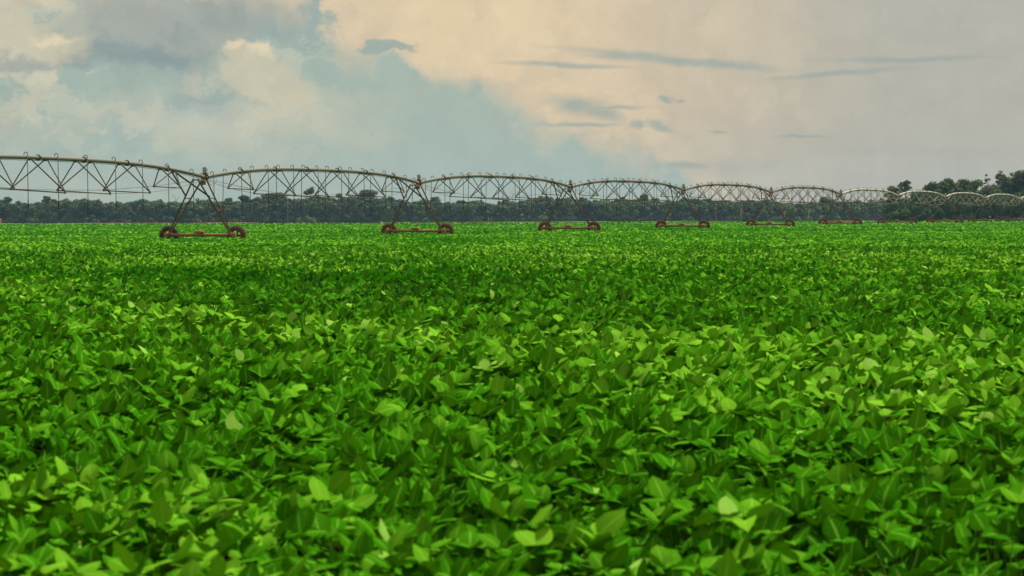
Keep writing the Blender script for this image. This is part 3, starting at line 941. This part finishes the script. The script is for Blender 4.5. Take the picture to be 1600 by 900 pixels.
def hose(m, x_, side, zb=2.08):
    """gooseneck over the pipe and a hanging hose with sprinkler head"""
    t = x_ / SPAN; z0 = pz(t)
    r = 0.085; y0 = side * 0.02
    pth = [Vector((x_, y0 - side * 0.07, z0 + R_PIPE - 0.03)), Vector((x_, y0 - side * 0.07, z0 + R_PIPE + 0.055))]
    cy = y0 - side * 0.07 + side * r * 1.15
    for k in range(1, 8):
        a = math.pi * k / 8
        pth.append(Vector((x_, cy - side * r * 1.15 * math.cos(a), z0 + R_PIPE + 0.055 + r * math.sin(a))))
    yo = cy + side * r * 1.15
    pth.append(Vector((x_, yo, z0 + 0.05)))
    m.tube(pth, 0.020, 6, 1)
    m.tube([(x_, yo, z0 + 0.05), (x_ + 0.02, yo + side * 0.01, (z0 + zb) / 2), (x_, yo + side * 0.03, zb + 0.45)], 0.020, 5, 0)
    m.tube([(x_, yo + side * 0.03, zb + 0.45), (x_, yo + side * 0.03, zb + 0.10)], 0.030, 6, 1)
    m.tube([(x_, yo + side * 0.03, zb + 0.10), (x_, yo + side * 0.03, zb)], 0.045, 6, 1)

def place_span(k, src):
    o = src.copy(); COL.objects.link(o); o.parent = pivot; o.location = (SPAN * k, 0, 0)
    for ch in protos:
        c = ch.copy(); COL.objects.link(c); c.parent = o
    return o
protos = list(span_proto.children)
HOSE_X = [1.2 + i * 2.68 for i in range(18)]
spans = {}
for k in range(-1, 10):
    if k == 0:
        continue
    spans[k] = place_span(k, span_proto)
spans[0] = span_proto
span_proto.location = (0, 0, 0)
# prototypes of the single drop hoses, one per position on a span
hose_me = {}
spans[-1].location = (-SPAN, 0, 0.19); spans[-1].rotation_euler = (0, 0.19 / SPAN, 0)   # the land rises a little towards the hub
for i, x_ in enumerate(HOSE_X):
    m = MB(); hose(m, x_, 1 if i % 2 else -1)
    o = m.build('drop_hose', [M_hose, M_head], spans[0])
    hose_me[i] = o
for k in (1, 2, 3, 4):
    for i in range(18):
        c = hose_me[i].copy(); COL.objects.link(c); c.parent = spans[k]
for i in range(7):                # the first span carries fewer
    m = MB(); hose(m, SPAN - 2.6 - i * 4.45, -1)
    m.build('drop_hose', [M_hose, M_head], spans[-1])
for k in range(5, 10):
    m = MB()
    for i in range(18):
        hose(m, HOSE_X[i], 1 if i % 2 else -1)
    o = m.build('drop_hose', [M_hose, M_head], spans[k])
    tag(o, kind='stuff')

# the outer spans' sky-lit paleness is put into their steel colours
M_pipe_skylit = steel_mat('skylit_galvanised_pipe', (0.33, 0.32, 0.27), (0.43, 0.41, 0.34), (0.26, 0.18, 0.10), 0.52, 0.75)
M_brace_skylit = steel_mat('skylit_brace_steel', (0.29, 0.27, 0.215), (0.40, 0.375, 0.30), (0.24, 0.15, 0.07), 0.50, 0.72)
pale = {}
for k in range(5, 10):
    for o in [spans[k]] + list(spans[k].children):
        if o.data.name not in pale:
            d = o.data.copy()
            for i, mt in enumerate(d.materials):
                if mt == M_pipe: d.materials[i] = M_pipe_skylit
                elif mt == M_brace: d.materials[i] = M_brace_skylit
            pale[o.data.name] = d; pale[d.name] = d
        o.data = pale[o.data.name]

# drive tower, local origin at its joint
TX = -0.95                         # the legs stand a little before the joint
def make_tower():
    m = MB()
    for s in (1, -1):
        b = Vector((TX, s * 1.87, 0.72))
        tops = [Vector((TX - 0.80, s * 0.10, PZ - 0.12)), Vector((TX + 0.80, s * 0.10, PZ - 0.14))]
        bots = [b + Vector((-0.11, 0, 0)), b + Vector((0.11, 0, 0))]
        for p, q in zip(tops, bots):
            m.angle(p, q, 0.078, 0.012, 0, (0, s, 0.2))
        for f in (0.36, 0.58, 0.80):
            m.angle(tops[0].lerp(bots[0], f), tops[1].lerp(bots[1], f), 0.06, 0.010, 0, (0, 0, 1))
        m.box(b + Vector((0, 0, -0.02)), (0.40, 0.20, 0.16), 1, 0.02)
    m.box((TX, 0, PZ - R_PIPE - 0.05), (1.9, 0.26, 0.05), 1)
    tw = m.build('drive_tower', [M_leg, M_rust], pivot)
    m = MB()
    m.tube([(TX, -2.10, 0.64), (TX, 2.10, 0.64)], 0.092, 12, 0)
    for s in (1, -1):
        m.box((TX, s * 2.08, 0.62), (0.30, 0.26, 0.30), 0, 0.03)
        m.tube([(TX + 0.10, s * 2.08, 0.60), (TX + 0.30, s * 2.08, 0.60)], 0.10, 12, 0)
    m.tube([(TX + 0.14, -1.9, 0.60), (TX + 0.14, 1.9, 0.60)], 0.022, 6, 0)
    m.build('base_beam', M_rust, tw)
    m = MB()
    for s in (1, -1):
        m.angle((-5.75, s * 0.08, pz(1 - 5.75 / SPAN) - R_PIPE), (TX - 0.38, s * 0.72, 2.88), 0.07, 0.010, 0, (0, s, 0.3))
    m.build('leg_brace', M_leg, tw)
    m = MB()
    m.tube([(TX + 0.05, -0.22, 0.80), (TX + 0.05, 0.12, 0.80)], 0.11, 12, 0)
    m.box((TX + 0.05, 0.20, 0.79), (0.22, 0.20, 0.22), 0, 0.03)
    m.box((TX + 0.02, 0, 0.67), (0.26, 0.30, 0.10), 0, 0.01)
    m.build('drive_motor', M_rust, tw)
    m = MB()
    m.box((0.02, 0.0, PZ + 0.40), (0.26, 0.24, 0.34), 0, 0.03)
    m.box((0.02, 0.0, PZ + 0.575), (0.22, 0.20, 0.03), 0)
    m.box((0.0, 0.04, PZ + 0.20), (0.42, 0.44, 0.05), 1)
    m.tube([(0.02, 0, PZ + 0.1), (0.02, 0, PZ + 0.3)], 0.05, 8, 1)
    m.build('control_box', [M_box, M_flange], tw)
    m = MB()
    m.tube([(-0.22, 0, PZ), (0.22, 0, PZ)], 0.150, 12, 0)
    for s in (-0.22, 0.22):
        m.tube([(s - 0.02, 0, PZ), (s + 0.02, 0, PZ)], 0.185, 12, 0, sm=False)
    m.box((-0.32, 0, PZ - 0.33), (0.30, 0.26, 0.26), 1, 0.03)
    m.build('pipe_joint', [M_flange, M_rust], tw)
    m = MB()        # loose cable loop beside the joint
    m.tube([(0.3 + 1.7 * t, -0.10, PZ - 0.20 - 0.35 * math.sin(math.pi * t) ** 0.8 + 0.12 * t) for t in [k / 12 for k in range(13)]], 0.012, 5, 0)
    m.build('cable_loop', M_head, tw)
    for s in (1, -1):
        c = (TX + 0.44, s * 2.08, 0.60)
        m = MB()
        prof = []
        for k in range(14):      # rounded tyre section
            a = 2 * math.pi * k / 14
            prof.append((0.155 * math.copysign(abs(math.cos(a)) ** 0.7, math.cos(a)), 0.455 + 0.135 * math.copysign(abs(math.sin(a)) ** 0.8, math.sin(a))))
        m.lathe(prof, 40, 0, 'X', (0, 0, 0))
        for k in range(22):      # tread bars, alternately left and right
            a = 2 * math.pi * k / 22
            for sgn, da in ((1, 0.0), (-1, math.pi / 22)):
                aa = a + da
                R = Matrix.Rotation(aa, 3, 'X') @ Matrix.Rotation(sgn * 0.55, 3, 'Z')
                cc = Matrix.Rotation(aa, 3, 'X') @ Vector((sgn * 0.075, 0, 0.595))
                m.box(cc, (0.165, 0.045, 0.055), 0, 0.0, R)
        o = m.build('tyre', M_tyre, tw); o.location = c; o.scale = (1, 0.96, 0.96)
        m = MB()
        m.lathe([(-0.13, 0.335), (-0.12, 0.305), (0.12, 0.305), (0.13, 0.335)], 32, 0, 'X')
        m.lathe([(-0.05, 0.10), (0.05, 0.10), (0.05, 0.012), (-0.05, 0.012)], 16, 0, 'X')
        for k in range(5):
            R = Matrix.Rotation(2 * math.pi * k / 5 + 0.3, 3, 'X')
            m.box(R @ Vector((0, 0, 0.20)), (0.02, 0.12, 0.23), 0, 0.0, R)
        o = m.build('wheel_rim', M_rim, tw); o.location = c
    return tw
tower = make_tower()
kids = list(tower.children)
for k in range(1, 10):
    o = tower.copy(); COL.objects.link(o); o.parent = pivot; o.location = (SPAN * k, 0, 0)
    for ch in kids:
        c = ch.copy(); COL.objects.link(c); c.parent = o
        if ch.name.startswith('tyre'):
            c.rotation_euler = (0.13 * k, 0, 0)
# the nearest tower's left tyre has a darker base colour
for ch in kids:
    if ch.name.startswith('tyre') and ch.location.y > 0:
        ch.data = ch.data.copy(); ch.data.materials[0] = M_tyre_dark
        ch['label'] = 'dark left tyre of the nearest tower'
# the machine follows the slight fall of the land at its far end
for o in list(pivot.children):
    pass

# ------------------------------------------------------------------ small things
def post(px, top, D, r, label, name='wooden_pole', cat='pole', double=False):
    x_ = at(px, D); h = ytop(px, D, top)
    root_z = float(terr(x_, D))
    m = MB()
    if double:
        for s in (-0.55, 0.55):
            m.tube([(s, 0, 0), (s, 0, h)], r, 8, 0)
        m.box((0, 0, h * 0.62), (1.1, 0.10, 0.16), 0)
    else:
        m.tube([(0, 0, 0), (0.03, 0, h * 0.5), (0, 0, h)], r, 8, 0, r2=r * 0.7)
        m.tube([(0, 0, h - 0.02), (0, 0, h + 0.05)], r * 0.85, 8, 0)
    o = m.build(name, M_post)
    o.location = (x_, D, root_z)
    tag(o, label, cat)

post(450, 310, 1292, 0.13, 'tall thin rust brown pole at the far field edge, below the second pipe arch')
post(1119, 310, 1292, 0.13, 'tall thin brown pole at the far field edge, right of the fourth tower')
post(1171, 338, 735, 0.07, 'short brown marker post behind the left wheel of the fifth tower', 'marker_post', 'post')
post(1596, 336, 738, 0.07, 'short red brown post at the right edge of the field', 'marker_post', 'post')
post(766, 340, 1290, 0.12, 'small rusty gate frame at the foot of the far wood', 'gate_frame', 'gate', True)

# brick hut cut by the left edge
hx, hy = at(-6, 1291), 1291
hut = empty('brick_hut', (hx, hy, float(terr(hx, hy))))
tag(hut, 'tiny brick red hut at the far field edge, cut by the left edge', 'hut')
m = MB(); m.box((0, 0, 0.95), (3.2, 2.6, 1.9), 0, 0.03); m.build('wall', M_brick, hut)
m = MB()
m.add([(-1.9, -1.6, 1.88), (1.9, -1.6, 1.88), (1.9, 1.6, 1.88), (-1.9, 1.6, 1.88), (-1.9, 0, 2.3), (1.9, 0, 2.3)], [(0, 1, 5, 4), (2, 3, 4, 5), (0, 4, 3), (1, 2, 5), (0, 3, 2, 1)])
m.build('roof', M_strut, hut)
m = MB(); m.box((0.4, -1.33, 0.85), (0.8, 0.06, 1.7), 0); m.build('door', M_leg, hut)

# birds far off in the sky
def make_bird():
    m = MB()
    m.tube([(-0.20, 0, 0), (-0.08, 0, 0.01), (0.06, 0, 0.01), (0.2, 0, 0.0)], 0.035, 6, 0, r2=0.012)
    for s in (1, -1):
        m.add([(0.06, s * 0.02, 0.02), (-0.08, s * 0.02, 0.01), (-0.04, s * 0.26, 0.10), (0.08, s * 0.26, 0.11), (-0.08, s * 0.52, 0.04),
               (0.06, s * 0.02, 0.035), (-0.08, s * 0.02, 0.025), (-0.04, s * 0.26, 0.112), (0.08, s * 0.26, 0.122)],
              [(0, 1, 2, 3), (3, 2, 4), (5, 8, 7, 6), (8, 4, 7), (0, 3, 8, 5), (3, 4, 8), (1, 6, 7, 2), (2, 7, 4)], 0)
    return m.build('bird', M_bird)
bird = make_bird()
rs = np.random.default_rng(4)
for i, (px, py) in enumerate([(388, 209), (397, 207), (545, 195), (552, 200), (463, 231), (474, 228), (501, 226), (558, 160), (544, 118), (634, 207), (530, 242), (791, 223), (582, 211)]):
    o = bird if i == 0 else bird.copy()
    if i: COL.objects.link(o)
    D = 560.0 + 30 * (i % 4)
    o.location = (at(px, D), D, ytop(px, D, py) + float(terr(0, D)))
    o.rotation_euler = (0.2, 0.1, rs.uniform(0, 6.28))
    o.scale = (0.45, 0.45, 0.45)
    tag(o, 'tiny dark bird flying high over the field, a mere speck', 'bird', 'birds far off in the sky')

# ------------------------------------------------------------------ haze
m = MB()
m.box((0, (HY0 + HY1) / 2, 9.0), (2 * HX + 20, HY1 - HY0 + 20, 24.5))
hz = m.build('haze', [])
tag(hz, 'thin pale blue haze hanging over the field and woods', 'haze', kind='stuff')
mt, T, o_ = new_mat('haze_air')
pv = T.n('ShaderNodeVolumePrincipled')
pv.inputs['Color'].default_value = (0.34, 0.60, 0.86, 1)
pv.inputs['Density'].default_value = 0.000075
pv.inputs['Anisotropy'].default_value = 0.2
T.t.links.new(pv.outputs[0], o_.inputs['Volume'])
hz.data.materials.append(mt)
